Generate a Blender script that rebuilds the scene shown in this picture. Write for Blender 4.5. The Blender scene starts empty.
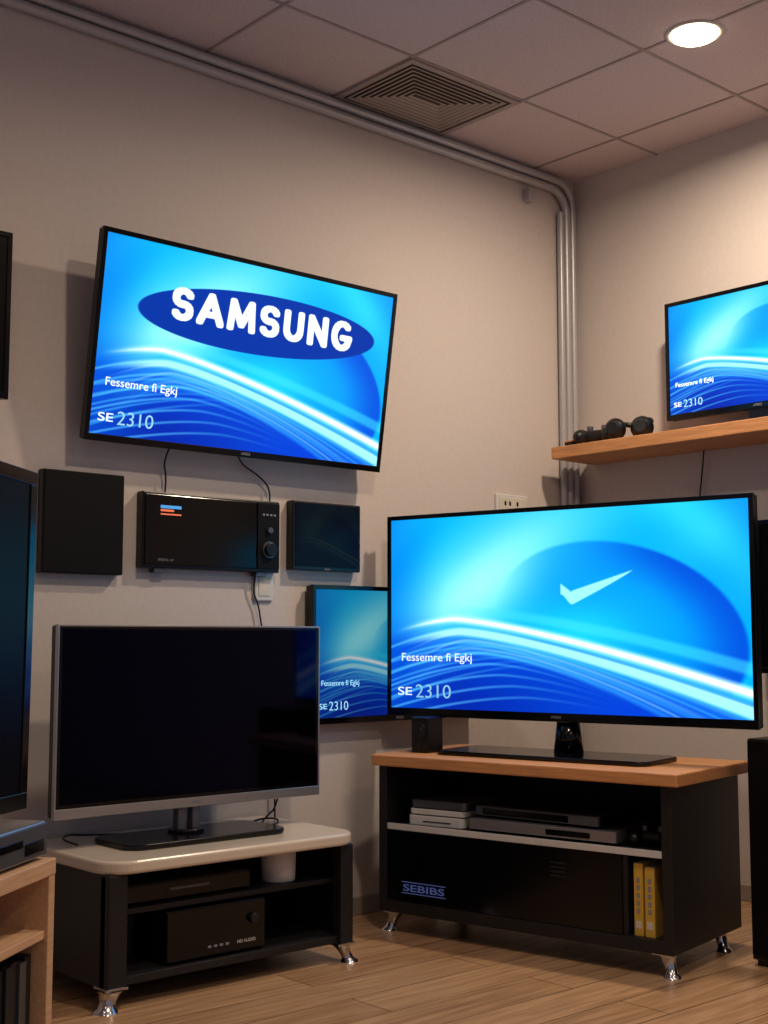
import bpy, bmesh, math, random
import numpy as np
from mathutils import Vector, Matrix, Euler
random.seed(3)
SC=bpy.context.scene
COL=bpy.context.collection
rad=math.radians

# ------------------------------------------------------------------ materials
def s2l(c):
    return tuple(((x/12.92) if x<=.04045 else ((x+.055)/1.055)**2.4) for x in c)
def rgb(r,g,b): return s2l((r/255.,g/255.,b/255.))
def mat(name,col,rough=.5,metal=0.,var=.06,scale=30.,bump=0.,spec=.5,coat=0.,stretch=(1,1,1),tint=None):
    m=bpy.data.materials.new(name); m.use_nodes=True
    nt=m.node_tree; b=nt.nodes['Principled BSDF']
    b.inputs['Roughness'].default_value=rough; b.inputs['Metallic'].default_value=metal
    b.inputs['Specular IOR Level'].default_value=spec
    b.inputs['Coat Weight'].default_value=coat
    if tint: b.inputs['Specular Tint'].default_value=(*tint,1)
    tc=nt.nodes.new('ShaderNodeTexCoord'); mp=nt.nodes.new('ShaderNodeMapping'); mp.inputs['Scale'].default_value=stretch
    nz=nt.nodes.new('ShaderNodeTexNoise'); nz.inputs['Scale'].default_value=scale; nz.inputs['Detail'].default_value=4
    nt.links.new(tc.outputs['Object'],mp.inputs[0]); nt.links.new(mp.outputs[0],nz.inputs['Vector'])
    rp=nt.nodes.new('ShaderNodeValToRGB')
    a=tuple(max(0,x*(1-var)) for x in col); c=tuple(min(1,x*(1+var)) for x in col)
    rp.color_ramp.elements[0].position=.3; rp.color_ramp.elements[1].position=.7
    rp.color_ramp.elements[0].color=(*a,1); rp.color_ramp.elements[1].color=(*c,1)
    nt.links.new(nz.outputs['Fac'],rp.inputs[0]); nt.links.new(rp.outputs[0],b.inputs['Base Color'])
    if bump>0:
        bp=nt.nodes.new('ShaderNodeBump'); bp.inputs['Strength'].default_value=bump; bp.inputs['Distance'].default_value=.004
        nt.links.new(nz.outputs['Fac'],bp.inputs['Height']); nt.links.new(bp.outputs[0],b.inputs['Normal'])
    return m
def emis(name,col,st):
    m=bpy.data.materials.new(name); m.use_nodes=True; nt=m.node_tree
    b=nt.nodes['Principled BSDF']; b.inputs['Base Color'].default_value=(*col,1)
    b.inputs['Emission Color'].default_value=(*col,1); b.inputs['Emission Strength'].default_value=st
    return m
M={}
M['wall']=mat('wall_paint',rgb(202,192,186),.75,var=.03,scale=60,bump=.10)
M['ceil']=mat('ceiling_tile',rgb(206,194,196),.9,var=.10,scale=140,bump=.5)
M['tbar']=mat('ceiling_tbar',rgb(162,150,148),.6)
M['vent']=mat('vent_metal',rgb(160,150,144),.5,var=.03)
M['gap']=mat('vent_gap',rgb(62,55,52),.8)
M['dark']=mat('dark_void',rgb(22,20,20),.9)
M['pipe']=mat('conduit_paint',rgb(180,178,180),.35,metal=.3,var=.03)
M['base']=mat('baseboard_paint',rgb(150,138,128),.5)
M['black']=mat('black_plastic',rgb(11,11,13),.35,var=.1,spec=.4)
M['blackg']=mat('black_gloss',rgb(6,6,8),.16,var=.05,spec=.35)
M['blackm']=mat('black_laminate',rgb(25,25,28),.45,var=.15,scale=90,spec=.4)
M['panel']=mat('black_cloth',rgb(10,10,12),.6,var=.2,scale=200,spec=.15)
M['off']=mat('screen_glass_off',rgb(2,2,3),.06,var=.02,spec=.30,tint=(.22,.28,1.0))
M['offk']=mat('screen_glass_matte',rgb(3,3,4),.38,var=.02,spec=.08)
M['silver']=mat('silver_plastic',rgb(165,165,170),.28,metal=.75,var=.03)
M['dsilver']=mat('dark_silver',rgb(95,97,104),.35,metal=.6,var=.03)
M['chrome']=mat('chrome',rgb(200,200,205),.15,metal=1,var=.02)
M['white']=mat('white_plastic',rgb(205,203,200),.4,var=.03)
M['cream']=mat('cream_gloss_top',rgb(212,198,180),.22,var=.03,scale=8,coat=.4)
M['wood']=mat('oak_wood',rgb(202,142,90),.42,var=.18,scale=9,stretch=(1,14,14),bump=.05)
M['lwood']=mat('light_wood',rgb(198,160,124),.45,var=.12,scale=9,stretch=(1,14,14),bump=.05)
M['rubber']=mat('cable_rubber',rgb(18,18,18),.6)
M['yellow']=mat('yellow_book',rgb(205,165,62),.5)
M['paper']=mat('paper_page',rgb(205,200,185),.7)
M['ink']=mat('label_ink',rgb(130,135,145),.5)
M['blue_ink']=emis('led_blue',rgb(80,100,165),.22)  # printed door label, no lamp, given a faint glow of its own
M['txt']=emis('screen_text_white',rgb(225,240,250),.95)
M['txt2']=emis('screen_text_pale',rgb(150,215,245),.7)
M['led_o']=emis('led_orange',rgb(220,110,70),.7)
M['led_b']=emis('led_cyan',rgb(70,150,220),.7)
M['lamp']=emis('lamp_diffuser',(1.,.80,.52),7.)

def floor_mat():
    m=bpy.data.materials.new('laminate_floor'); m.use_nodes=True; nt=m.node_tree; b=nt.nodes['Principled BSDF']; L=nt.links.new
    tc=nt.nodes.new('ShaderNodeTexCoord')
    br=nt.nodes.new('ShaderNodeTexBrick'); br.inputs['Scale'].default_value=1
    br.inputs['Brick Width'].default_value=1.3; br.inputs['Row Height'].default_value=.15; br.inputs['Mortar Size'].default_value=.0018
    br.inputs['Color1'].default_value=(*rgb(192,158,124),1); br.inputs['Color2'].default_value=(*rgb(168,134,102),1); br.inputs['Mortar'].default_value=(*rgb(100,76,55),1)
    br.inputs['Bias'].default_value=0; br.offset=.37
    L(tc.outputs['Object'],br.inputs['Vector'])
    mp=nt.nodes.new('ShaderNodeMapping'); mp.inputs['Scale'].default_value=(1.4,22,1); L(tc.outputs['Object'],mp.inputs[0])
    nz=nt.nodes.new('ShaderNodeTexNoise'); nz.inputs['Scale'].default_value=2.5; nz.inputs['Detail'].default_value=6; nz.inputs['Distortion'].default_value=.6; L(mp.outputs[0],nz.inputs['Vector'])
    rp=nt.nodes.new('ShaderNodeValToRGB'); rp.color_ramp.elements[0].position=.3; rp.color_ramp.elements[1].position=.7
    rp.color_ramp.elements[0].color=(.62,.55,.50,1); rp.color_ramp.elements[1].color=(1.08,1.04,1.0,1); L(nz.outputs['Fac'],rp.inputs[0])
    mx=nt.nodes.new('ShaderNodeMixRGB'); mx.blend_type='MULTIPLY'; mx.inputs[0].default_value=.9
    L(br.outputs['Color'],mx.inputs[1]); L(rp.outputs[0],mx.inputs[2]); L(mx.outputs[0],b.inputs['Base Color'])
    b.inputs['Roughness'].default_value=.27
    bp=nt.nodes.new('ShaderNodeBump'); bp.inputs['Strength'].default_value=.08; bp.inputs['Distance'].default_value=.002; L(nz.outputs['Fac'],bp.inputs['Height']); L(bp.outputs[0],b.inputs['Normal'])
    return m
M['floor']=floor_mat()

# ------------------------------------------------------------------ helpers
def E(name,loc=(0,0,0),rot=(0,0,0)):
    o=bpy.data.objects.new(name,None); COL.objects.link(o); o.location=loc; o.rotation_euler=rot; o.empty_display_size=.1; return o
def fin(name,bm,m,par=None,smooth=False,loc=(0,0,0),rot=(0,0,0)):
    me=bpy.data.meshes.new(name); bm.normal_update(); bm.to_mesh(me); bm.free()
    if smooth:
        for p in me.polygons: p.use_smooth=True
    if m: me.materials.append(m)
    o=bpy.data.objects.new(name,me); COL.objects.link(o); o.location=loc; o.rotation_euler=rot
    if par: o.parent=par
    return o
def addbox(bm,x0,x1,y0,y1,z0,z1,bev=0,seg=2):
    r=bmesh.ops.create_cube(bm,size=1); vs=r['verts']
    for v in vs:
        v.co=Vector((x0+(v.co.x+.5)*(x1-x0),y0+(v.co.y+.5)*(y1-y0),z0+(v.co.z+.5)*(z1-z0)))
    if bev>0:
        es=list({e for v in vs for e in v.link_edges})
        bmesh.ops.bevel(bm,geom=es,offset=bev,segments=seg,profile=.5,affect='EDGES')
def box(name,x0,x1,y0,y1,z0,z1,m,par=None,bev=.002,seg=2,**k):
    bm=bmesh.new(); addbox(bm,x0,x1,y0,y1,z0,z1,bev,seg); return fin(name,bm,m,par,**k)
def boxes(name,lst,m,par=None,bev=.0015):
    bm=bmesh.new()
    for l in lst: addbox(bm,*l,bev)
    return fin(name,bm,m,par)
def cyl(name,r,h,loc,m,par=None,axis='Z',r2=None,seg=40,bev=0):
    bm=bmesh.new(); bmesh.ops.create_cone(bm,cap_ends=True,segments=seg,radius1=r,radius2=r if r2 is None else r2,depth=h)
    if bev:
        es=[e for e in bm.edges if abs(abs(e.verts[0].co.z)-h/2)<1e-5 and abs(e.verts[0].co.z-e.verts[1].co.z)<1e-5]
        bmesh.ops.bevel(bm,geom=es,offset=bev,segments=3,profile=.5,affect='EDGES')
    if axis=='X': bmesh.ops.rotate(bm,verts=bm.verts,matrix=Matrix.Rotation(rad(90),3,'Y'))
    if axis=='Y': bmesh.ops.rotate(bm,verts=bm.verts,matrix=Matrix.Rotation(rad(90),3,'X'))
    bmesh.ops.translate(bm,verts=bm.verts,vec=loc)
    o=fin(name,bm,m,par)
    for p in o.data.polygons: p.use_smooth=len(p.vertices)<=4
    return o
def rounded_slab(name,x0,x1,y0,y1,z0,z1,r,m,par=None,bev=.004,seg=10,radii=None):
    bm=bmesh.new(); pts=[]
    R=radii or [r]*4
    for i,(cx,cy,a0) in enumerate(((x0,y0,180),(x1,y0,270),(x1,y1,0),(x0,y1,90))):
        rr=R[i]; ox=cx+(rr if cx==x0 else -rr); oy=cy+(rr if cy==y0 else -rr)
        for k in range(seg+1):
            a=rad(a0+90*k/seg); pts.append((ox+rr*math.cos(a),oy+rr*math.sin(a)))
    vs=[bm.verts.new((x,y,z0)) for x,y in pts]; f=bm.faces.new(vs); 
    ex=bmesh.ops.extrude_face_region(bm,geom=[f]); nv=[g for g in ex['geom'] if isinstance(g,bmesh.types.BMVert)]
    bmesh.ops.translate(bm,verts=nv,vec=(0,0,z1-z0))
    bmesh.ops.recalc_face_normals(bm,faces=bm.faces)
    if bev:
        es=[e for e in bm.edges if abs(e.verts[0].co.z-e.verts[1].co.z)<1e-6]
        bmesh.ops.bevel(bm,geom=es,offset=bev,segments=3,profile=.5,affect='EDGES')
    return fin(name,bm,m,par)
def tube(name,pts,r,m,par=None,cyclic=False,nurbs=True,res=8,world=False):
    cu=bpy.data.curves.new(name,'CURVE'); cu.dimensions='3D'; cu.bevel_depth=r; cu.bevel_resolution=3; cu.resolution_u=res; cu.use_fill_caps=True
    sp=cu.splines.new('NURBS' if nurbs else 'POLY'); sp.points.add(len(pts)-1)
    for p,c in zip(sp.points,pts): p.co=(*c,1)
    if nurbs: sp.order_u=3; sp.use_endpoint_u=True; sp.use_cyclic_u=cyclic
    ob=bpy.data.objects.new('tmp',cu); COL.objects.link(ob)
    dg=bpy.context.evaluated_depsgraph_get(); me=bpy.data.meshes.new_from_object(ob.evaluated_get(dg)); 
    bpy.data.objects.remove(ob); me.name=name
    me.materials.clear(); me.materials.append(m)
    for p in me.polygons: p.use_smooth=True
    o=bpy.data.objects.new(name,me); COL.objects.link(o)
    if par:
        o.parent=par
        if world:
            bpy.context.view_layer.update(); o.matrix_parent_inverse=par.matrix_world.inverted()
    return o
def text(name,body,size,loc,m,par,rot=(rad(90),0,0),bold=0,xs=1,ext=.0004,width=None,space=1.0):
    cu=bpy.data.curves.new(name,'FONT'); cu.body=body; cu.size=size; cu.offset=bold; cu.extrude=ext; cu.align_x='CENTER'; cu.align_y='CENTER'; cu.space_character=space
    ob=bpy.data.objects.new('tmp',cu); COL.objects.link(ob)
    dg=bpy.context.evaluated_depsgraph_get(); me=bpy.data.meshes.new_from_object(ob.evaluated_get(dg)); bpy.data.objects.remove(ob)
    me.name=name; me.materials.clear(); me.materials.append(m)
    xsv=[v.co.x for v in me.vertices]; w=max(xsv)-min(xsv)
    sx=(width/w) if width else xs
    for v in me.vertices: v.co.x*=sx
    o=bpy.data.objects.new(name,me); COL.objects.link(o); o.location=loc; o.rotation_euler=rot; o.parent=par
    return o

# ------------------------------------------------------------------ screen artwork
def sm(a,b,x): 
    t=np.clip((x-a)/(b-a),0,1); return t*t*(3-2*t)
def mixc(c,col,m): return c*(1-m[...,None])+np.array(col)[None,None,:]*m[...,None]
def arc(cx,cy,rx,ry,a0,a1,n=10):
    return [(cx+rx*math.cos(rad(a0+(a1-a0)*i/n)),cy+ry*math.sin(rad(a0+(a1-a0)*i/n))) for i in range(n+1)]
G_S=arc(.5,.74,.42,.26,25,270,12)+arc(.5,.26,.42,.26,90,-155,12)
GL={'S':[G_S],'A':[[(.02,0),(.5,1),(.98,0)],[(.2,.30),(.8,.30)]],'M':[[(.05,0),(.12,1),(.5,.15),(.88,1),(.95,0)]],
 'U':[[(.08,1)]+arc(.5,.36,.42,.36,180,360,12)+[(.92,1)]],'N':[[(.08,0),(.08,1),(.92,0),(.92,1)]],
 'G':[arc(.5,.5,.45,.5,48,318,16)+[(.93,.42),(.55,.42)]]}
GW={'S':.78,'A':.98,'M':1.15,'U':.84,'N':.88,'G':.92}
def letters(word,u,w,u0,u1,wt,wb,aspect,th):
    gap=.40; tot=sum(GW[ch] for ch in word)+gap*(len(word)-1); k=(u1-u0)/tot
    cov=np.zeros_like(u); x=u0
    for ch in word:
        gw=GW[ch]*k
        sel=(u>x-.03)&(u<x+gw+.03)&(w>wt-.06)&(w<wb+.06)
        dmin=np.full(u.shape,9.)
        for st in GL[ch]:
            P=[((x+px*gw)*aspect,wb-(wb-wt)*py) for px,py in st]
            for (ax,ay),(bx,by) in zip(P,P[1:]):
                dx_,dy_=bx-ax,by-ay; L2=dx_*dx_+dy_*dy_+1e-12
                xs,ws=u[sel]*aspect,w[sel]
                t=np.clip(((xs-ax)*dx_+(ws-ay)*dy_)/L2,0,1)
                ex=np.abs(xs-ax-t*dx_)*.86; ey=np.abs(ws-ay-t*dy_)*1.12
                # squarer stroke ends, slightly heavier vertical strokes
                d=(ex**3.2+ey**3.2)**(1/3.2)
                dmin[sel]=np.minimum(dmin[sel],d)
        cov=np.maximum(cov,sm(th+.002,th-.002,dmin)); x+=gw+gap*k
    return cov
def art(kind):
    NU,NW=(720,400) if kind=='oval' else (520,290)
    u=np.linspace(0,1,NU)[None,:]*np.ones((NW,1)); w=np.linspace(0,1,NW)[:,None]*np.ones((1,NU))
    c=np.zeros((NW,NU,3))+np.array([.0,.66,.93])
    g=np.exp(-(((u-.26)*1.0+(w-.40)*.55)/.19)**2-((w-.36)/.40)**2)
    c=mixc(c,(.62,.97,1.),np.clip(g*.95,0,1))
    c=mixc(c,(.0,.42,.85),sm(.20,-.08,u)*.85)
    c=mixc(c,(.0,.46,.90),sm(.72,1.05,u)*.75*sm(.8,.0,w))
    g2=np.exp(-(((u-.88)-(w-.1)*.5)/.10)**2-((w-.05)/.35)**2)
    c=mixc(c,(.20,.86,.97),g2*.7)
    # faint broad light rays over the upper field
    ray=.5+.5*np.sin((u*1.0+w*.62)*22.0+1.5*np.sin(u*5))
    c=mixc(c,(.35,.90,1.),ray*.10*sm(.6,.2,w))
    a=rad(-18); du=(u-.66)*1.75; dw=(w-.60)
    x=du*math.cos(a)-dw*math.sin(a); y=du*math.sin(a)+dw*math.cos(a)
    rr=np.sqrt((x/.60)**2+(y/.42)**2)
    inside=sm(1.02,.97,rr)
    c=mixc(c,(.0,.55,.91),inside*.7*sm(.30,.55,u))
    c=mixc(c,(.0,.30,.81),inside*sm(.45,1.0,rr)*sm(.5,.85,u)*.97)
    c=mixc(c,(.10,.82,.97),inside*np.exp(-(((u-.56)/.16)**2+((w-.62)/.15)**2))*.85)
    one=np.ones_like(u)
    def crest(w0,k,pw,u0=.2,lk=.8):
        return w0+k*np.clip(u-u0,0,1)**pw+lk*np.clip(u0-u,0,1)**1.5
    main=crest(.545,.49,1.31)
    c=mixc(c,(.0,.27,.83),sm(-.02,.10,w-main)*.95)
    c=mixc(c,(.0,.09,.55),sm(.58,1.0,w)*sm(.9,.0,u)*.9)
    c=mixc(c,(.0,.20,.78),sm(.08,.3,w-main)*sm(.4,1,u)*.85)
    c=mixc(c,(.0,.34,.82),sm(.25,.0,u)*sm(.45,.7,w)*.6)
    def band(cv,th,soft,col,al):
        nonlocal c
        d=np.abs(w-cv); c=mixc(c,col,np.clip(sm(th+soft,th,d)*al,0,1))
    # swirling fan of filaments that spread from the crest
    for k in range(16):
        q=k/15.
        cv=.56+.030*k*.35+(.50+.34*q)*np.clip(u-.20-.05*q,0,1)**(1.28+.45*q)+(.9+2.2*q)*np.clip(.22+.05*q-u,0,1)**(1.5+.3*q)
        fade=sm(.0,.22,u)*(.35+.65*sm(1.0,.35,u)) if k%3 else sm(.0,.35,u)
        col=(.75,.96,1.) if k%4==0 else (.25,.74,.98)
        band(cv,.0012+.0016*(k%3)*u,.009+.010*(k%2),col,(.62-.32*q)*fade)
    for k in range(7):
        cv=.60+.055*k+(1.15-.1*k)*np.abs(u-.20-.035*k)**1.65
        band(cv,.0012,.010,(.40,.84,1.),.5*sm(.70,.15,u))
    for k in range(5):
        cv=.96-.05*k-(.75-.05*k)*u+(.70+.05*k)*u**2
        band(cv,.001,.010,(.35,.80,1.),.40*sm(.55,.1,u))
    band(crest(.555,.52,1.30)+.012,.004+.026*u,.055,(.15,.72,1.),sm(.0,.25,u)*.75)
    band(crest(.60,.52,1.4,.22),.004+.020*u,.022,(.70,.95,1.),.85*one*sm(0,.2,u))
    band(crest(.535,.47,1.32),.002+.012*u,.028,(.80,.97,1.),sm(.0,.22,u)*.8)
    band(crest(.535,.47,1.32),.002+.007*u,.008,(1.,1.,1.),sm(.0,.22,u))
    # glossy gaps inside the wide ribbons
    band(crest(.57,.495,1.36),.001+.004*u,.008,(.05,.52,.94),.65*sm(.2,.5,u))
    band(crest(.49,.40,1.5),.002+.014*u,.028,(.25,.84,.98),sm(.1,.5,u)*.55)
    if kind=='tick':
        p=(u-.515)/.195; q=np.clip(p,0,1)
        top=.420-.110*q
        lo=top+.078*(1-q)**.8*sm(-.0,.18,p)
        hi=np.where(p<.16,.365+.045*q/.16,top)
        m=((p>0)&(p<1)).astype(float)*sm(-.004,.004,w-hi)*sm(-.004,.004,lo-w)
        c=mixc(c,(.62,.95,1.),m*.95)
    if kind=='oval':
        wc=.308-.025*(u-.525)/.41
        e=np.sqrt(((u-.525)/.415)**2+((w-wc)/.165)**2)
        c=mixc(c,(.0,.19,.60),sm(1.010,.990,e))
        c=mixc(c,(.98,1.,1.),letters('SAMSUNG',u,w,.220,.845,.212,.350,1.055/.555,.0195))
    lin=np.where(c<=.04045,c/12.92,((c+.055)/1.055)**2.4)
    return u,w,lin
def screen_mesh(kind,W,H,m):
    u,w,lin=art(kind); NW,NU=u.shape
    co=np.stack([(u-.5)*W,np.zeros_like(u),(1-w)*H],-1).reshape(-1,3)
    idx=np.arange(NU*NW).reshape(NW,NU)
    fa=np.stack([idx[1:,:-1],idx[1:,1:],idx[:-1,1:],idx[:-1,:-1]],-1).reshape(-1,4)
    me=bpy.data.meshes.new('screen_'+kind); me.from_pydata(co.tolist(),[],fa.tolist())
    at=me.color_attributes.new('picture','FLOAT_COLOR','POINT')
    rgba=np.concatenate([lin.reshape(-1,3),np.ones((NU*NW,1))],1).astype(np.float32)
    at.data.foreach_set('color',rgba.ravel()); me.update()
    me.materials.append(m); return me
def screen_material(st):
    m=bpy.data.materials.new('lit_screen'); m.use_nodes=True; nt=m.node_tree; b=nt.nodes['Principled BSDF']
    b.inputs['Base Color'].default_value=(.003,.003,.005,1); b.inputs['Roughness'].default_value=.3; b.inputs['Specular IOR Level'].default_value=.1
    a=nt.nodes.new('ShaderNodeVertexColor'); a.layer_name='picture'
    nt.links.new(a.outputs[0],b.inputs['Emission Color']); b.inputs['Emission Strength'].default_value=st
    return m
M['screen']=screen_material(1.3); M['screen_dim']=screen_material(.45); M['screen_faint']=screen_material(.008)

def tv(name,W,H,loc,rot,kind=None,frame='blackg',bz=.014,chin=.02,dep=.035,bulge=True,caption=True,sm_='screen',glass='offk'):
    root=E(name,loc,rot)
    fm=M[frame]; x=W/2
    boxes('bezel',[(-x,x,-.006,.008,0,chin),(-x,x,-.006,.008,H-bz,H),(-x,-x+bz,-.006,.008,chin-.001,H-bz+.001),(x-bz,x,-.006,.008,chin-.001,H-bz+.001)],fm,root,bev=.0015)
    box('rear_housing',-x+.002,x-.002,.006,dep,.002,H-.002,M['black'],root,bev=.006,seg=3)
    if bulge: box('rear_electronics_cover',-x*.55,x*.55,dep-.004,dep+.025,H*.08,H*.62,M['black'],root,bev=.01,seg=3)
    sw,sh=W-2*bz,H-bz-chin
    if kind:
        me=screen_mesh(kind,sw,sh,M[sm_]); o=bpy.data.objects.new('screen_panel',me); COL.objects.link(o); o.parent=root; o.location=(0,-.001,chin)
        if caption:
            def P(u,w): return ((u-.5)*sw,-.0022,chin+(1-w)*sh)
            k='txt' if sm_=='screen' else 'txt2'
            text('caption_line','Fessemre fi Egkj',sh*.060,P(.145,.735),M[k],root,width=sw*.22,bold=.0001)
            text('caption_number','2310',sh*.10,P(.135,.915),M['txt2'],root,width=sw*.11,bold=-.0003)
            text('caption_badge','SE',sh*.06,P(.045,.915),M[k],root,width=sw*.045,bold=.0002)
    else:
        box('screen_panel',-sw/2,sw/2,-.003,.004,chin,chin+sh,M[glass],root,bev=0)
    text('maker_badge','AVISIO',.011,(0,-.0066,chin*.5),M['ink'],root,ext=.0002,bold=.0002)
    return root

# ------------------------------------------------------------------ room
H0=2.70
box('wall_back',-5.2,.12,0,.12,-.0,H0,M['wall'],bev=0)
box('wall_right',0,.12,-5.2,0,-.0,H0,M['wall'],bev=0)
box('floor',-5.2,.12,-5.2,.12,-.08,0,M['floor'],bev=0)
box('ceiling',-5.2,.12,-5.2,.12,H0,H0+.08,M['ceil'],bev=0)
box('baseboard_back',-5.2,0,-.012,0,0,.055,M['base'],bev=.002)
box('baseboard_right',-.012,0,-5.2,-.012,0,.055,M['base'],bev=.002)
L=[]
T=.505
x=-1.25-T*7
while x<-.05:
    L.append((x-.005,x+.005,-5.2,-.0,H0-.003,H0+.001)); x+=T
y=-.41
while y>-5.2:
    L.append((-5.2,0,y-.005,y+.005,H0-.0032,H0+.001)); y-=T
boxes('trim_ceiling_grid',L,M['tbar'],None,bev=0)
vent=E('ceiling_vent',(-.9975,-.205,H0))
def ring(bm,ax,ay,bx,by,z0,z1):
    o=[bm.verts.new((sx*ax,sy*ay,z0)) for sx,sy in((-1,-1),(1,-1),(1,1),(-1,1))]
    i=[bm.verts.new((sx*bx,sy*by,z1)) for sx,sy in((-1,-1),(1,-1),(1,1),(-1,1))]
    for k in range(4): bm.faces.new((o[k],o[(k+1)%4],i[(k+1)%4],i[k]))
bm=bmesh.new()
hx,hy=.252,.198
ring(bm,hx,hy,hx-.022,hy-.022,-.008,-.008); ring(bm,hx,hy,hx,hy,0,-.008); ring(bm,hx-.022,hy-.022,hx-.022,hy-.022,-.008,0)
for k in range(8):
    a=.034+k*.0205
    ring(bm,hx-a,hy-a,hx-a-.0125,hy-a-.0125,-.0075,-.0045)
fin('louvre_rings',bm,M['vent'],vent)
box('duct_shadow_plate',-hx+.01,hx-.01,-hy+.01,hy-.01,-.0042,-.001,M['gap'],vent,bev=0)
for k,(zz,xx,rr) in enumerate(((2.672,-.034,.016),(2.636,-.070,.016),(2.60,-.104,.014))):
    if k==2: pts=[(xx,-.02,2.55),(xx,-.02,0.02)]
    else:
        b=.09
        pts=[(-5.15,-.02,zz)]+[(xx-b+b*math.sin(rad(a)),-.02,zz-b+b*math.cos(rad(a))) for a in range(0,91,10)]+[(xx,-.02,.02)]
    tube('wall_conduit',pts,rr,M['pipe'],None,nurbs=False)
box('wall_conduit_box',-.30,-.265,-.035,-.001,2.555,2.60,M['pipe'],bev=.004)
sk=E('wall_socket',(-.385,0,1.385))
box('socket_plate',-.085,.085,-.010,0,-.045,.03,M['white'],sk,bev=.004)
box('socket_insert',-.07,.07,-.013,-.008,-.03,.018,M['paper'],sk,bev=.002)
boxes('socket_holes',[(-.045,-.035,-.0135,-.012,-.012,.004),(-.02,-.01,-.0135,-.012,-.012,.004),(.02,.03,-.0135,-.012,-.012,.004)],M['dark'],sk,bev=0)
sk=E('wall_socket',(-1.515,0,1.045))
box('socket_plate',-.035,.035,-.010,0,-.045,.045,M['white'],sk,bev=.004)
box('socket_insert',-.022,.022,-.012,-.008,-.03,.03,M['paper'],sk,bev=.002)

def downlight_or_fill(x,y,power,rad_=.08,spread=150):
    d=E('recessed_downlight',(x,y,H0))
    N=48
    def lathe(name,prof,m):
        bm=bmesh.new()
        rings=[[bm.verts.new((r*math.cos(2*math.pi*i/N),r*math.sin(2*math.pi*i/N),z)) for i in range(N)] for r,z in prof]
        for a,b in zip(rings,rings[1:]):
            for i in range(N): bm.faces.new((a[i],a[(i+1)%N],b[(i+1)%N],b[i]))
        return fin(name,bm,m,d,smooth=True)
    lathe('trim_ring',[(rad_*1.10,0),(rad_*1.09,-.003),(rad_*1.0,-.005),(rad_*.90,-.003),(rad_*.90,0)],M['white'])
    lathe('lamp_diffuser',[(rad_*.88,-.002),(rad_*.86,-.009),(rad_*.75,-.015),(rad_*.5,-.019),(.001,-.020)],M['lamp'])
    li=bpy.data.lights.new('downlight_lamp','AREA'); li.shape='DISK'; li.size=rad_*1.6; li.energy=power; li.color=(1,.80,.60); li.spread=rad(spread)
    lo=bpy.data.objects.new('downlight_lamp',li); COL.objects.link(lo); lo.parent=d; lo.location=(0,0,-.025)
downlight_or_fill(-.72,-1.085,27,spread=172)
downlight_or_fill(-2.0,-1.7,17,spread=165)  # from here down: unseen fill lamps, added to brighten the room
downlight_or_fill(-3.4,-1.5,2)
downlight_or_fill(-2.2,-3.4,12)
downlight_or_fill(-.9,-3.0,3.5)

# ------------------------------------------------------------------ TVs
t=tv('wall_mounted_television',1.083,.589,(-1.646,-.08,1.43),(0,0,0),'oval',caption=True,dep=.03)
t.rotation_euler=(math.atan2(.09,.582),0,0)
box('wall_bracket',-.2,.2,.05,.075,.15,.40,M['dark'],t,bev=.002)
tube('power_cable',[(-1.89,-.06,1.45),(-1.90,-.03,1.40),(-1.88,-.02,1.36),(-1.885,-.02,1.311)],.0028,M['rubber'],t,world=True)
tube('power_cable',[(-1.66,-.06,1.45),(-1.63,-.03,1.42),(-1.55,-.02,1.39),(-1.50,-.02,1.35),(-1.505,-.02,1.311)],.0028,M['rubber'],t,world=True)
tv('wall_mounted_television',.74,.44,(-.985,-.045,.615),(0,0,0),'plain',dep=.035,bulge=False,sm_='screen_dim')
bt=tv('television',1.235,.648,(-.925,-.683,.637),(0,0,rad(-77)),'tick',bz=.014,chin=.026,dep=.04)
zb=.531-.637
cyl('stand_neck',.045,.09,(0.02,.035,zb+.06),M['blackg'],bt,r2=.035)
rounded_slab('stand_base',-.36,.34,-.13,.12,zb,zb+.014,.04,M['blackg'],bt)
box('stand_bracket',-.06,.09,.02,.055,zb+.12,zb+.22,M['black'],bt,bev=.006)
lt=tv('television',.85,.49,(-1.914,-.25,.43),(0,0,0),None,frame='silver',bz=.0055,chin=.026,dep=.035)
zb=.351-.43
rounded_slab('stand_base',-.27,.235,-.12,.10,zb,zb+.014,.05,M['blackg'],lt)
boxes('stand_neck',[(-.055,-.030,.0,.03,zb+.012,zb+.11),(-.010,.015,.0,.03,zb+.012,zb+.11)],M['dsilver'],lt,bev=.004)
box('inner_bezel',-.4195,.4195,-.0045,-.002,.0255,.485,M['blackg'],lt,bev=0)
box('screen_glass',-.410,.410,-.0052,-.0044,.036,.478,M['off'],lt,bev=0)
cyl('stand_collar',.05,.012,(-.02,.015,zb+.018),M['blackg'],lt,bev=.003)
tube('signal_cable',[(-1.70,-.20,.356),(-1.64,-.14,.360),(-1.60,-.20,.368),(-1.64,-.26,.358),(-1.68,-.22,.356),(-1.60,-.16,.375),(-1.57,-.15,.385),(-1.60,-.21,.45)],.0028,M['rubber'],lt,world=True)
tube('signal_cable',[(-2.24,-.20,.355),(-2.26,-.14,.363),(-2.21,-.09,.367),(-2.16,-.08,.358),(-2.05,-.12,.356)],.0028,M['rubber'],lt,world=True)
st=tv('television',.74,.425,(-.12,-.89,1.655),(0,0,rad(-90)),'plain',dep=.035)
zb=1.597-1.655
rounded_slab('stand_base',-.20,.20,-.07,.07,zb,zb+.010,.03,M['blackg'],st)
box('stand_neck',-.04,.04,.0,.025,zb+.008,zb+.09,M['black'],st,bev=.004)
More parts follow.
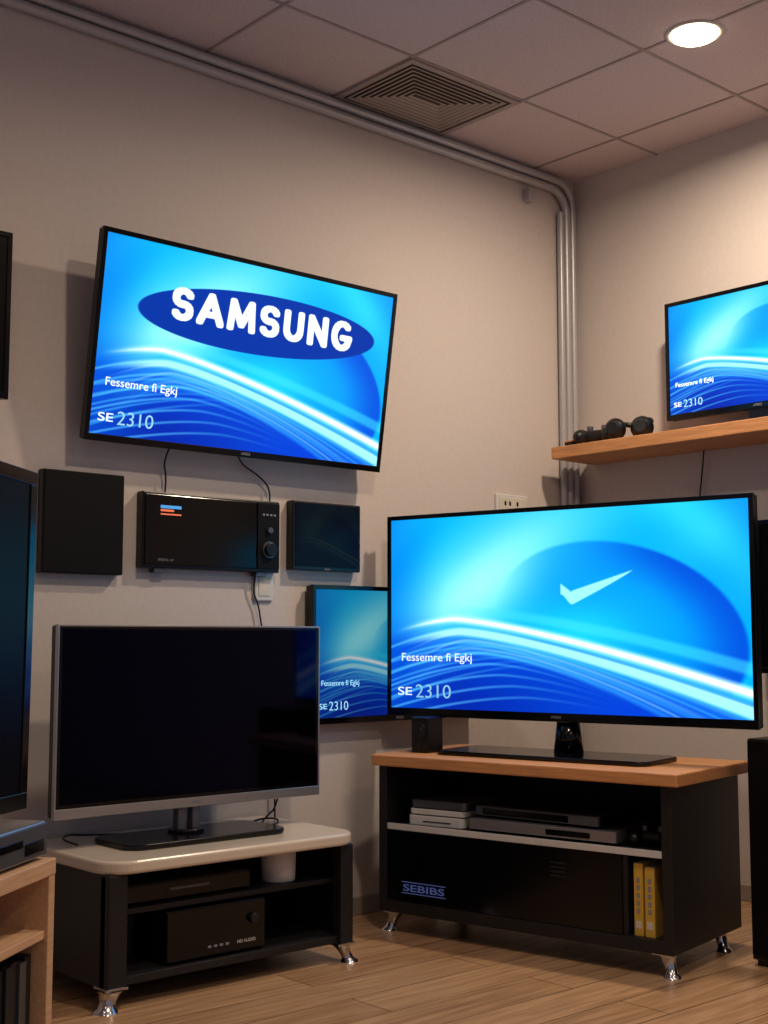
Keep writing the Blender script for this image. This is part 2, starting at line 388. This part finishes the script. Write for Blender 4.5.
tv('wall_mounted_television',.80,.51,(-.09,-1.25,.77),(0,0,rad(-90)),None,dep=.085,bulge=False)
tv('wall_mounted_television',.80,.45,(-2.815,-.09,1.51),(0,0,0),None,dep=.085,bulge=False)
th=rad(38.5); dx=Vector((math.cos(th),math.sin(th),0))
far=Vector((-2.604,-.632,0))
c=far-dx*.64
ft=tv('television',1.28,.73,(c.x,c.y,.53),(0,rad(1.0),th),None,bz=.03,chin=.035,dep=.05)
zb=.416-.53
rounded_slab('stand_base',-.3,.20,-.02,.22,zb+.001,zb+.016,.05,M['blackg'],ft)
box('stand_neck',-.05,.05,.03,.08,zb+.01,zb+.2,M['black'],ft,bev=.004)

# ------------------------------------------------------------------ wall boxes
pb=E('wall_speaker_panel',(-2.152,0,1.062))
box('cabinet',-.125,.125,-.030,0,0,.285,M['black'],pb,bev=.003)
box('grille',-.123,.123,-.036,-.028,.002,.283,M['panel'],pb,bev=.002)
av=E('wall_mounted_receiver',(-1.722,0,1.087))
box('case',-.245,.245,-.036,0,0,.222,M['black'],av,bev=.004)
box('front_window',-.240,.153,-.042,-.034,.010,.214,M['blackg'],av,bev=.002)
box('control_panel',.158,.241,-.042,-.034,.010,.214,M['panel'],av,bev=.002)
cyl('volume_knob_ring',.026,.006,(.200,-.044,.070),M['dsilver'],av,'Y')
cyl('volume_knob',.021,.016,(.200,-.051,.070),M['black'],av,'Y',bev=.003)
cyl('select_knob',.009,.012,(.200,-.046,.13),M['dsilver'],av,'Y')
boxes('status_leds',[(-.19,-.145,-.0435,-.0418,.165,.171),(-.19,-.12,-.0435,-.0418,.155,.159)],M['led_o'],av,0)
boxes('status_display',[(-.19,-.12,-.0435,-.0418,.174,.183)],M['led_b'],av,0)
boxes('buttons',[(.175+.014*i,.183+.014*i,-.0435,-.0418,.175,.181) for i in range(4)],M['ink'],av,0)
text('panel_print','DIGITAL AV',.010,(-.17,-.0425,.024),M['ink'],av)
boxes('wall_brackets',[(-.2,-.16,-.03,0,-.012,.002),(.16,.2,-.03,0,-.012,.002)],M['dsilver'],av,.001)
tube('power_cable',[(-1.56,-.03,1.09),(-1.565,-.015,1.03),(-1.54,-.015,.99),(-1.53,-.015,.93),(-1.50,-.02,.80),(-1.48,-.02,.60),(-1.47,-.015,.30)],.0028,M['rubber'],av,world=True)
sb=E('wall_mounted_display',(-1.285,0,1.10))
box('case',-.14,.14,-.036,0,0,.22,M['black'],sb,bev=.004)
me=screen_mesh('plain',.262,.200,M['screen_faint']); o=bpy.data.objects.new('screen_panel',me); COL.objects.link(o); o.parent=sb; o.location=(0,-.0375,.012)  # faint emission stands in for the blue reflection on this box
text('panel_print','display',.009,(0,-.0372,.006),M['ink'],sb)

# ------------------------------------------------------------------ left media stand
ls=E('low_media_stand',(0,0,0))
X0,X1,Y0,Y1=-2.30,-1.535,-.455,-.03
ZT=.350; ZB=.318
rounded_slab('top',X0-.012,X1+.018,Y0-.03,Y1+.015,ZB,ZT,.07,M['cream'],ls,bev=.008,radii=[.08,.08,.03,.03])
box('left_side_panel',X0,X0+.03,Y0,Y1,.05,ZB+.001,M['blackm'],ls,bev=.003)
box('left_front_post',X0,X0+.055,Y0-.012,Y0+.03,.045,ZB+.001,M['blackm'],ls,bev=.006)
box('right_side_panel',X1-.03,X1,Y0,Y1,.05,ZB+.001,M['blackm'],ls,bev=.003)
box('right_front_post',X1-.045,X1,Y0-.012,Y0+.03,.045,ZB+.001,M['blackm'],ls,bev=.006)
box('bottom_shelf',X0+.02,X1-.02,Y0+.005,Y1,.052,.072,M['blackm'],ls,bev=.002)
box('middle_shelf',X0+.02,X1-.02,Y0+.03,Y1,.211,.225,M['blackm'],ls,bev=.002)
box('back_panel',X0+.02,X1-.02,Y1-.012,Y1,.05,ZB,M['blackm'],ls,bev=0)
def foot(name,px,py,par,dirx,h=.055,r=.019):
    bm=bmesh.new()
    addbox(bm,px-.030,px+.030,py-.030,py+.030,h-.007,h,.001)
    N=24; prof=[(r*1.6,h-.006,0),(r*1.15,h*.75,.004),(r*.85,h*.45,.012),(r*.85,h*.2,.018),(r*1.25,.005,.022),(r*1.25,0,.022)]
    rg=[[bm.verts.new((px+dirx*o+q*math.cos(2*math.pi*i/N),py-o*.6+q*math.sin(2*math.pi*i/N),z)) for i in range(N)] for q,z,o in prof]
    for a,b in zip(rg,rg[1:]):
        for i in range(N):
            f=bm.faces.new((a[i],b[i],b[(i+1)%N],a[(i+1)%N])); f.smooth=True
    bm.faces.new(rg[-1])
    fin(name,bm,M['chrome'],par,smooth=False)
foot('foot_1',X0+.025,Y0+.012,ls,-1,r=.024); foot('foot_2',X1-.03,Y0+.01,ls,1); foot('foot_3',X0+.04,Y1-.05,ls,-1); foot('foot_4',X1-.03,Y1-.05,ls,1)
d=E('dvd_player',(-2.03,-.27,.225))
box('case',-.19,.19,-.13,.12,.004,.050,M['black'],d,bev=.003); box('front_panel',-.188,.188,-.134,-.128,.007,.046,M['blackg'],d,bev=.001)
box('tray_slot',-.06,.06,-.136,-.133,.026,.032,M['dsilver'],d,bev=.0005)
boxes('feet',[(-.17,-.14,-.11,-.08,0,.005),(.14,.17,-.11,-.08,0,.005),(-.17,-.14,.07,.10,0,.005),(.14,.17,.07,.10,0,.005)],M['rubber'],d,0)
cup=E('white_mug',(-1.715,-.36,.225))
bm=bmesh.new(); N=40; prof=[(.0,0.001),(.043,0.0),(.046,.004),(.048,.080),(.046,.082),(.044,.080),(.042,.008),(0,.006)]
rg=[[bm.verts.new((q*math.cos(2*math.pi*i/N),q*math.sin(2*math.pi*i/N),z)) for i in range(N)] for q,z in prof]
for a,b in zip(rg,rg[1:]):
    for i in range(N): bm.faces.new((a[i],a[(i+1)%N],b[(i+1)%N],b[i]))
fin('body',bm,M['white'],cup,smooth=True)
rc=E('audio_receiver',(-1.965,-.30,.072))
box('case',-.15,.15,-.13,.13,.006,.131,M['black'],rc,bev=.003); box('front_panel',-.15,.15,-.136,-.128,.008,.129,M['blackg'],rc,bev=.002)
boxes('front_buttons',[(-.03+.018*i,-.02+.018*i,-.1385,-.1355,.028,.033) for i in range(4)],M['ink'],rc,0)
cyl('knob',.013,.014,(.11,-.142,.085),M['blackm'],rc,'Y',bev=.002)
text('label_print','HD AUDIO',.012,(.09,-.1368,.03),M['white'],rc)
boxes('feet',[(-.11,-.08,-.11,-.08,0,.007),(.08,.11,-.11,-.08,0,.007),(-.11,-.08,.07,.10,0,.007),(.08,.11,.07,.10,0,.007)],M['rubber'],rc,0)
bx=E('black_storage_box',(-2.19,-.22,.072)); box('body',-.05,.05,-.10,.12,0,.10,M['black'],bx,bev=.004); box('lid',-.052,.052,-.102,.122,.098,.112,M['blackm'],bx,bev=.003)

# ------------------------------------------------------------------ right media stand
ang=rad(-79)
rs=E('wood_top_media_stand',(-1.23,-.225,0),(0,0,ang))
W=.97;D=.45
box('top',-.012,W+.03,-.025,D+.015,.497,.531,M['wood'],rs,bev=.004)
box('left_side_panel',0,.03,0,D,.06,.498,M['blackm'],rs,bev=.002)
box('right_side_panel',W-.03,W,0,D,.06,.498,M['blackm'],rs,bev=.002)
box('bottom_panel',0.028,W-.028,.0,D,.06,.095,M['blackm'],rs,bev=.002)
box('back_panel',0.028,W-.028,D-.015,D,.09,.498,M['blackm'],rs,bev=0)
box('middle_shelf',0.028,W-.028,.012,D-.014,.308,.322,M['blackm'],rs,bev=.001)
box('shelf_edge_strip',0.02,W-.02,.004,.014,.306,.324,M['white'],rs,bev=.001)
box('glass_door',0.03,.820,.004,.012,.096,.304,M['blackg'],rs,bev=.001)
box('divider',.820,.835,.01,D-.014,.094,.309,M['blackm'],rs,bev=.001)
boxes('door_label',[(.085,.245,.0028,.0042,.121,.1235),(.085,.245,.0028,.0042,.1535,.156)],M['blue_ink'],rs,0)
text('door_print','SEBIBS',.028,(.165,.0035,.137),M['blue_ink'],rs,width=.15,bold=.0004)
boxes('door_vents',[(.60,.65,.0028,.0042,.262-.012*i,.266-.012*i) for i in range(4)],M['blackm'],rs,0)
for i,(fx,fy,dd) in enumerate(((.04,.04,-1),(W-.04,.04,1),(W-.05,D-.05,1),(.05,D-.05,-1))): foot('foot_%d'%(i+1),fx,fy,rs,dd,h=.062,r=.019)
def EL(name,lx,ly,lz,r=0):
    v=Matrix.Translation((-1.23,-.225,0))@Matrix.Rotation(ang,4,'Z')@Vector((lx,ly,lz)); return E(name,v,(0,0,ang+rad(r)))
bk=EL('yellow_books',.870,.02,.095)
for i,(x0,w,h) in enumerate(((-.022,.026,.19),(.010,.028,.182))):
    box('cover_%d'%i,x0,x0+w,0,.12,0,h,M['yellow'],bk,bev=.001); box('pages_%d'%i,x0+.003,x0+w-.003,.004,.122,.002,h+.0005,M['paper'],bk,bev=0)
    box('spine_print_%d'%i,x0+.005,x0+w-.005,-.001,.001,.02,.04,M['paper'],bk,bev=0)
    boxes('spine_title_%d'%i,[(x0+.009,x0+w-.009,-.001,.001,.06+.02*q,.072+.02*q) for q in range(5)],M['ink'],bk,bev=0)
gc=EL('white_console',.19,.15,.322,3)
rounded_slab('body_lower',-.105,.09,-.12,.12,0,.030,.015,M['white'],gc,bev=.003); rounded_slab('body_middle',-.10,.095,-.12,.12,.033,.050,.015,M['white'],gc,bev=.003); rounded_slab('body_upper',-.095,.10,-.12,.12,.053,.076,.015,M['dsilver'],gc,bev=.003)
box('disc_slot',-.05,.05,-.1215,-.119,.012,.015,M['dark'],gc,bev=0); rounded_slab('seam',-.09,.085,-.115,.115,.028,.056,.015,M['dark'],gc,bev=0)
pl=EL('silver_dvd_player',.56,.15,.322,0)
box('case',-.24,.24,-.13,.13,.006,.040,M['dsilver'],pl,bev=.004); box('front_panel',-.238,.238,-.134,-.128,.009,.038,M['silver'],pl,bev=.002); box('display_window',.02,.16,-.1355,-.133,.014,.030,M['blackg'],pl,bev=.001)
boxes('feet',[(-.19,-.16,-.11,-.08,0,.007),(.16,.19,-.11,-.08,0,.007),(-.19,-.16,.07,.10,0,.007),(.16,.19,.07,.10,0,.007)],M['rubber'],pl,0)
pl2=EL('black_set_top_box',.55,.155,.362,-2)
box('case',-.22,.20,-.12,.12,.004,.036,M['black'],pl2,bev=.004); box('front_panel',-.215,.195,-.124,-.118,.007,.033,M['dsilver'],pl2,bev=.001); box('front_window',-.19,.10,-.1255,-.123,.011,.029,M['blackg'],pl2,bev=.0005)
boxes('feet',[(-.19,-.16,-.10,-.07,0,.005),(.14,.17,-.10,-.07,0,.005),(-.19,-.16,.07,.10,0,.005),(.14,.17,.07,.10,0,.005)],M['rubber'],pl2,0)
def controller(root,m,k=1.0):
    rounded_slab('body',-.045*k,.045*k,-.03*k,.03*k,.010*k,.04*k,.028*k,m,root,bev=.012*k)
    for s_ in(-1,1):
        n='l' if s_<0 else 'r'
        bm=bmesh.new(); bmesh.ops.create_uvsphere(bm,u_segments=20,v_segments=12,radius=1); bmesh.ops.scale(bm,verts=bm.verts,vec=(.022*k,.036*k,.022*k)); bmesh.ops.translate(bm,verts=bm.verts,vec=(s_*.042*k,-.02*k,.022*k)); fin('grip_'+n,bm,m,root,smooth=True)
        cyl('thumbstick_'+n,.009*k,.016*k,(s_*.022*k,-.005*k,.046*k),M['dsilver'],root,bev=.002)
controller(EL('game_controller',.870,.10,.322,10),M['black'])
sp=EL('desk_speaker',.085,.135,.531,0)
box('cabinet',-.032,.032,-.04,.045,0,.11,M['black'],sp,bev=.005); cyl('driver',.024,.004,(0,-.041,.068),M['blackm'],sp,'Y'); cyl('cone',.013,.006,(0,-.042,.068),M['black'],sp,'Y',r2=.009); cyl('tweeter',.009,.004,(0,-.041,.024),M['blackm'],sp,'Y')

# ------------------------------------------------------------------ wall shelf right
sh_=E('wall_shelf',(0,0,0))
M['wood_y']=mat('oak_wood_y',rgb(202,142,90),.42,var=.18,scale=9,stretch=(14,1,14),bump=.05)
box('board',-.25,0,-2.2,-.085,1.552,1.597,M['wood_y'],sh_,bev=.003)
hp=E('headphones',(-.16,-.385,1.597),(0,0,rad(-70)))
def cup_(n,x,rx):
    bm=bmesh.new(); bmesh.ops.create_uvsphere(bm,u_segments=28,v_segments=16,radius=1); bmesh.ops.scale(bm,verts=bm.verts,vec=(.042,.030,.042)); 
    fin(n,bm,M['black'],hp,smooth=True,loc=(x,-.02,.042),rot=(0,0,rad(rx)))
    bm=bmesh.new(); bmesh.ops.create_cone(bm,cap_ends=True,segments=28,radius1=.030,radius2=.022,depth=.014); bmesh.ops.rotate(bm,verts=bm.verts,matrix=Matrix.Rotation(rad(90),3,'X'))
    fin(n+'_plate',bm,M['blackm'],hp,loc=(x,-.048,.044),rot=(0,0,rad(rx)))
cup_('ear_cup_l',-.050,-12); cup_('ear_cup_r',.050,12)
tube('head_band',[(-.050,-.01,.07),(-.066,.03,.078),(-.055,.08,.075),(0,.10,.07),(.055,.08,.075),(.066,.03,.078),(.050,-.01,.07)],.010,M['black'],hp)
controller(E('game_controller',(-.17,-.245,1.597),(0,0,rad(-75))),M['blackm'],1.3)
sc=E('brown_coin_box',(-.19,-.145,1.597)); rounded_slab('body',-.03,.03,-.025,.025,0,.018,.012,M['dark'],sc,bev=.003); rounded_slab('lid',-.031,.031,-.026,.026,.017,.023,.012,M['wood'],sc,bev=.002)
tube('hanging_cable',[(-.02,-.60,1.553),(-.012,-.585,1.47),(-.012,-.57,1.38),(-.012,-.56,1.20),(-.012,-.56,.6)],.0028,M['rubber'],sh_)

# ------------------------------------------------------------------ floor speaker right
fs=E('floor_speaker',(-.580,-1.398,0),(0,0,rad(-90)))
box('cabinet',-.18,.18,-.17,.17,.015,.61,M['black'],fs,bev=.006)
box('grille',-.174,.174,-.178,-.168,.03,.604,M['panel'],fs,bev=.003)
box('plinth',-.17,.17,-.16,.16,0,.018,M['rubber'],fs,bev=.002)
cyl('port_ring',.03,.004,(0,-.18,.12),M['dsilver'],fs,'Y')

# ------------------------------------------------------------------ left wooden cabinet
fc=Vector((-2.548,-.676,0))
cb=E('wooden_display_cabinet',(fc.x,fc.y,0),(0,0,th))
CL=1.35;CD=.36
box('top',-CL,.0,0,CD,.380,.415,M['lwood'],cb,bev=.003)
box('right_side_panel',-.03,0,.002,CD,0,.381,M['lwood'],cb,bev=.002)
box('left_side_panel',-CL,-CL+.03,.002,CD,0,.381,M['lwood'],cb,bev=.002)
box('middle_upright',-CL/2-.015,-CL/2+.015,.01,CD,0.02,.381,M['lwood'],cb,bev=.002)
box('shelf',-CL+.02,-.02,.01,CD-.01,.250,.268,M['lwood'],cb,bev=.002)
box('bottom_panel',-CL+.02,-.02,.01,CD-.01,.02,.04,M['lwood'],cb,bev=.002)
box('back_panel',-CL+.02,-.02,CD-.012,CD,.0,.381,M['lwood'],cb,bev=0)
def EC(name,lx,ly,lz): 
    v=Matrix.Translation((fc.x,fc.y,0))@Matrix.Rotation(th,4,'Z')@Vector((lx,ly,lz)); return E(name,v,(0,0,th))
dv=EC('silver_disc_player',-.215,.14,.415)
box('case',-.20,.20,-.12,.12,.006,.080,M['silver'],dv,bev=.004); box('front_panel',-.198,.198,-.125,-.118,.01,.076,M['dsilver'],dv,bev=.002)
box('tray',-.08,.08,-.127,-.124,.040,.056,M['blackg'],dv,bev=.001); box('display',.09,.18,-.127,-.124,.02,.045,M['blackg'],dv,bev=.001)
boxes('feet',[(-.17,-.14,-.1,-.07,0,.007),(.14,.17,-.1,-.07,0,.007),(-.17,-.14,.07,.10,0,.007),(.14,.17,.07,.10,0,.007)],M['rubber'],dv,0)
bk2=EC('row_of_disc_cases',-.30,.03,.040)
for i in range(14):
    h=.17+.012*random.random(); box('case_%d'%i,-.17+i*.031,-.17+i*.031+.029,random.random()*.01,.15,0,h,M['blackm'] if i%4 else M['dsilver'],bk2,bev=.001)

# ------------------------------------------------------------------ world & camera
w=bpy.data.worlds.new('world'); SC.world=w; w.use_nodes=True
w.node_tree.nodes['Background'].inputs[0].default_value=(.62,.63,.82,1); w.node_tree.nodes['Background'].inputs[1].default_value=.26
SC.view_settings.view_transform='Standard'; SC.view_settings.look='None'; SC.view_settings.exposure=0

f=1300.; p=math.atan(128/1300); C=Vector((-3.912,-3.28,.88)); h=rad(48.5)
fw=Vector((math.cos(h),math.sin(h),0)); rt=Vector((math.sin(h),-math.cos(h),0)); up=Vector((0,0,1))
F=fw*math.cos(p)+up*math.sin(p); U=up*math.cos(p)-fw*math.sin(p)
cam=bpy.data.cameras.new('camera'); cam.sensor_fit='HORIZONTAL'; cam.sensor_width=36; cam.lens=f*36/768; cam.clip_start=.05
co=bpy.data.objects.new('camera',cam); COL.objects.link(co)
co.matrix_world=Matrix(((rt.x,U.x,-F.x,C.x),(rt.y,U.y,-F.y,C.y),(rt.z,U.z,-F.z,C.z),(0,0,0,1)))
SC.camera=co
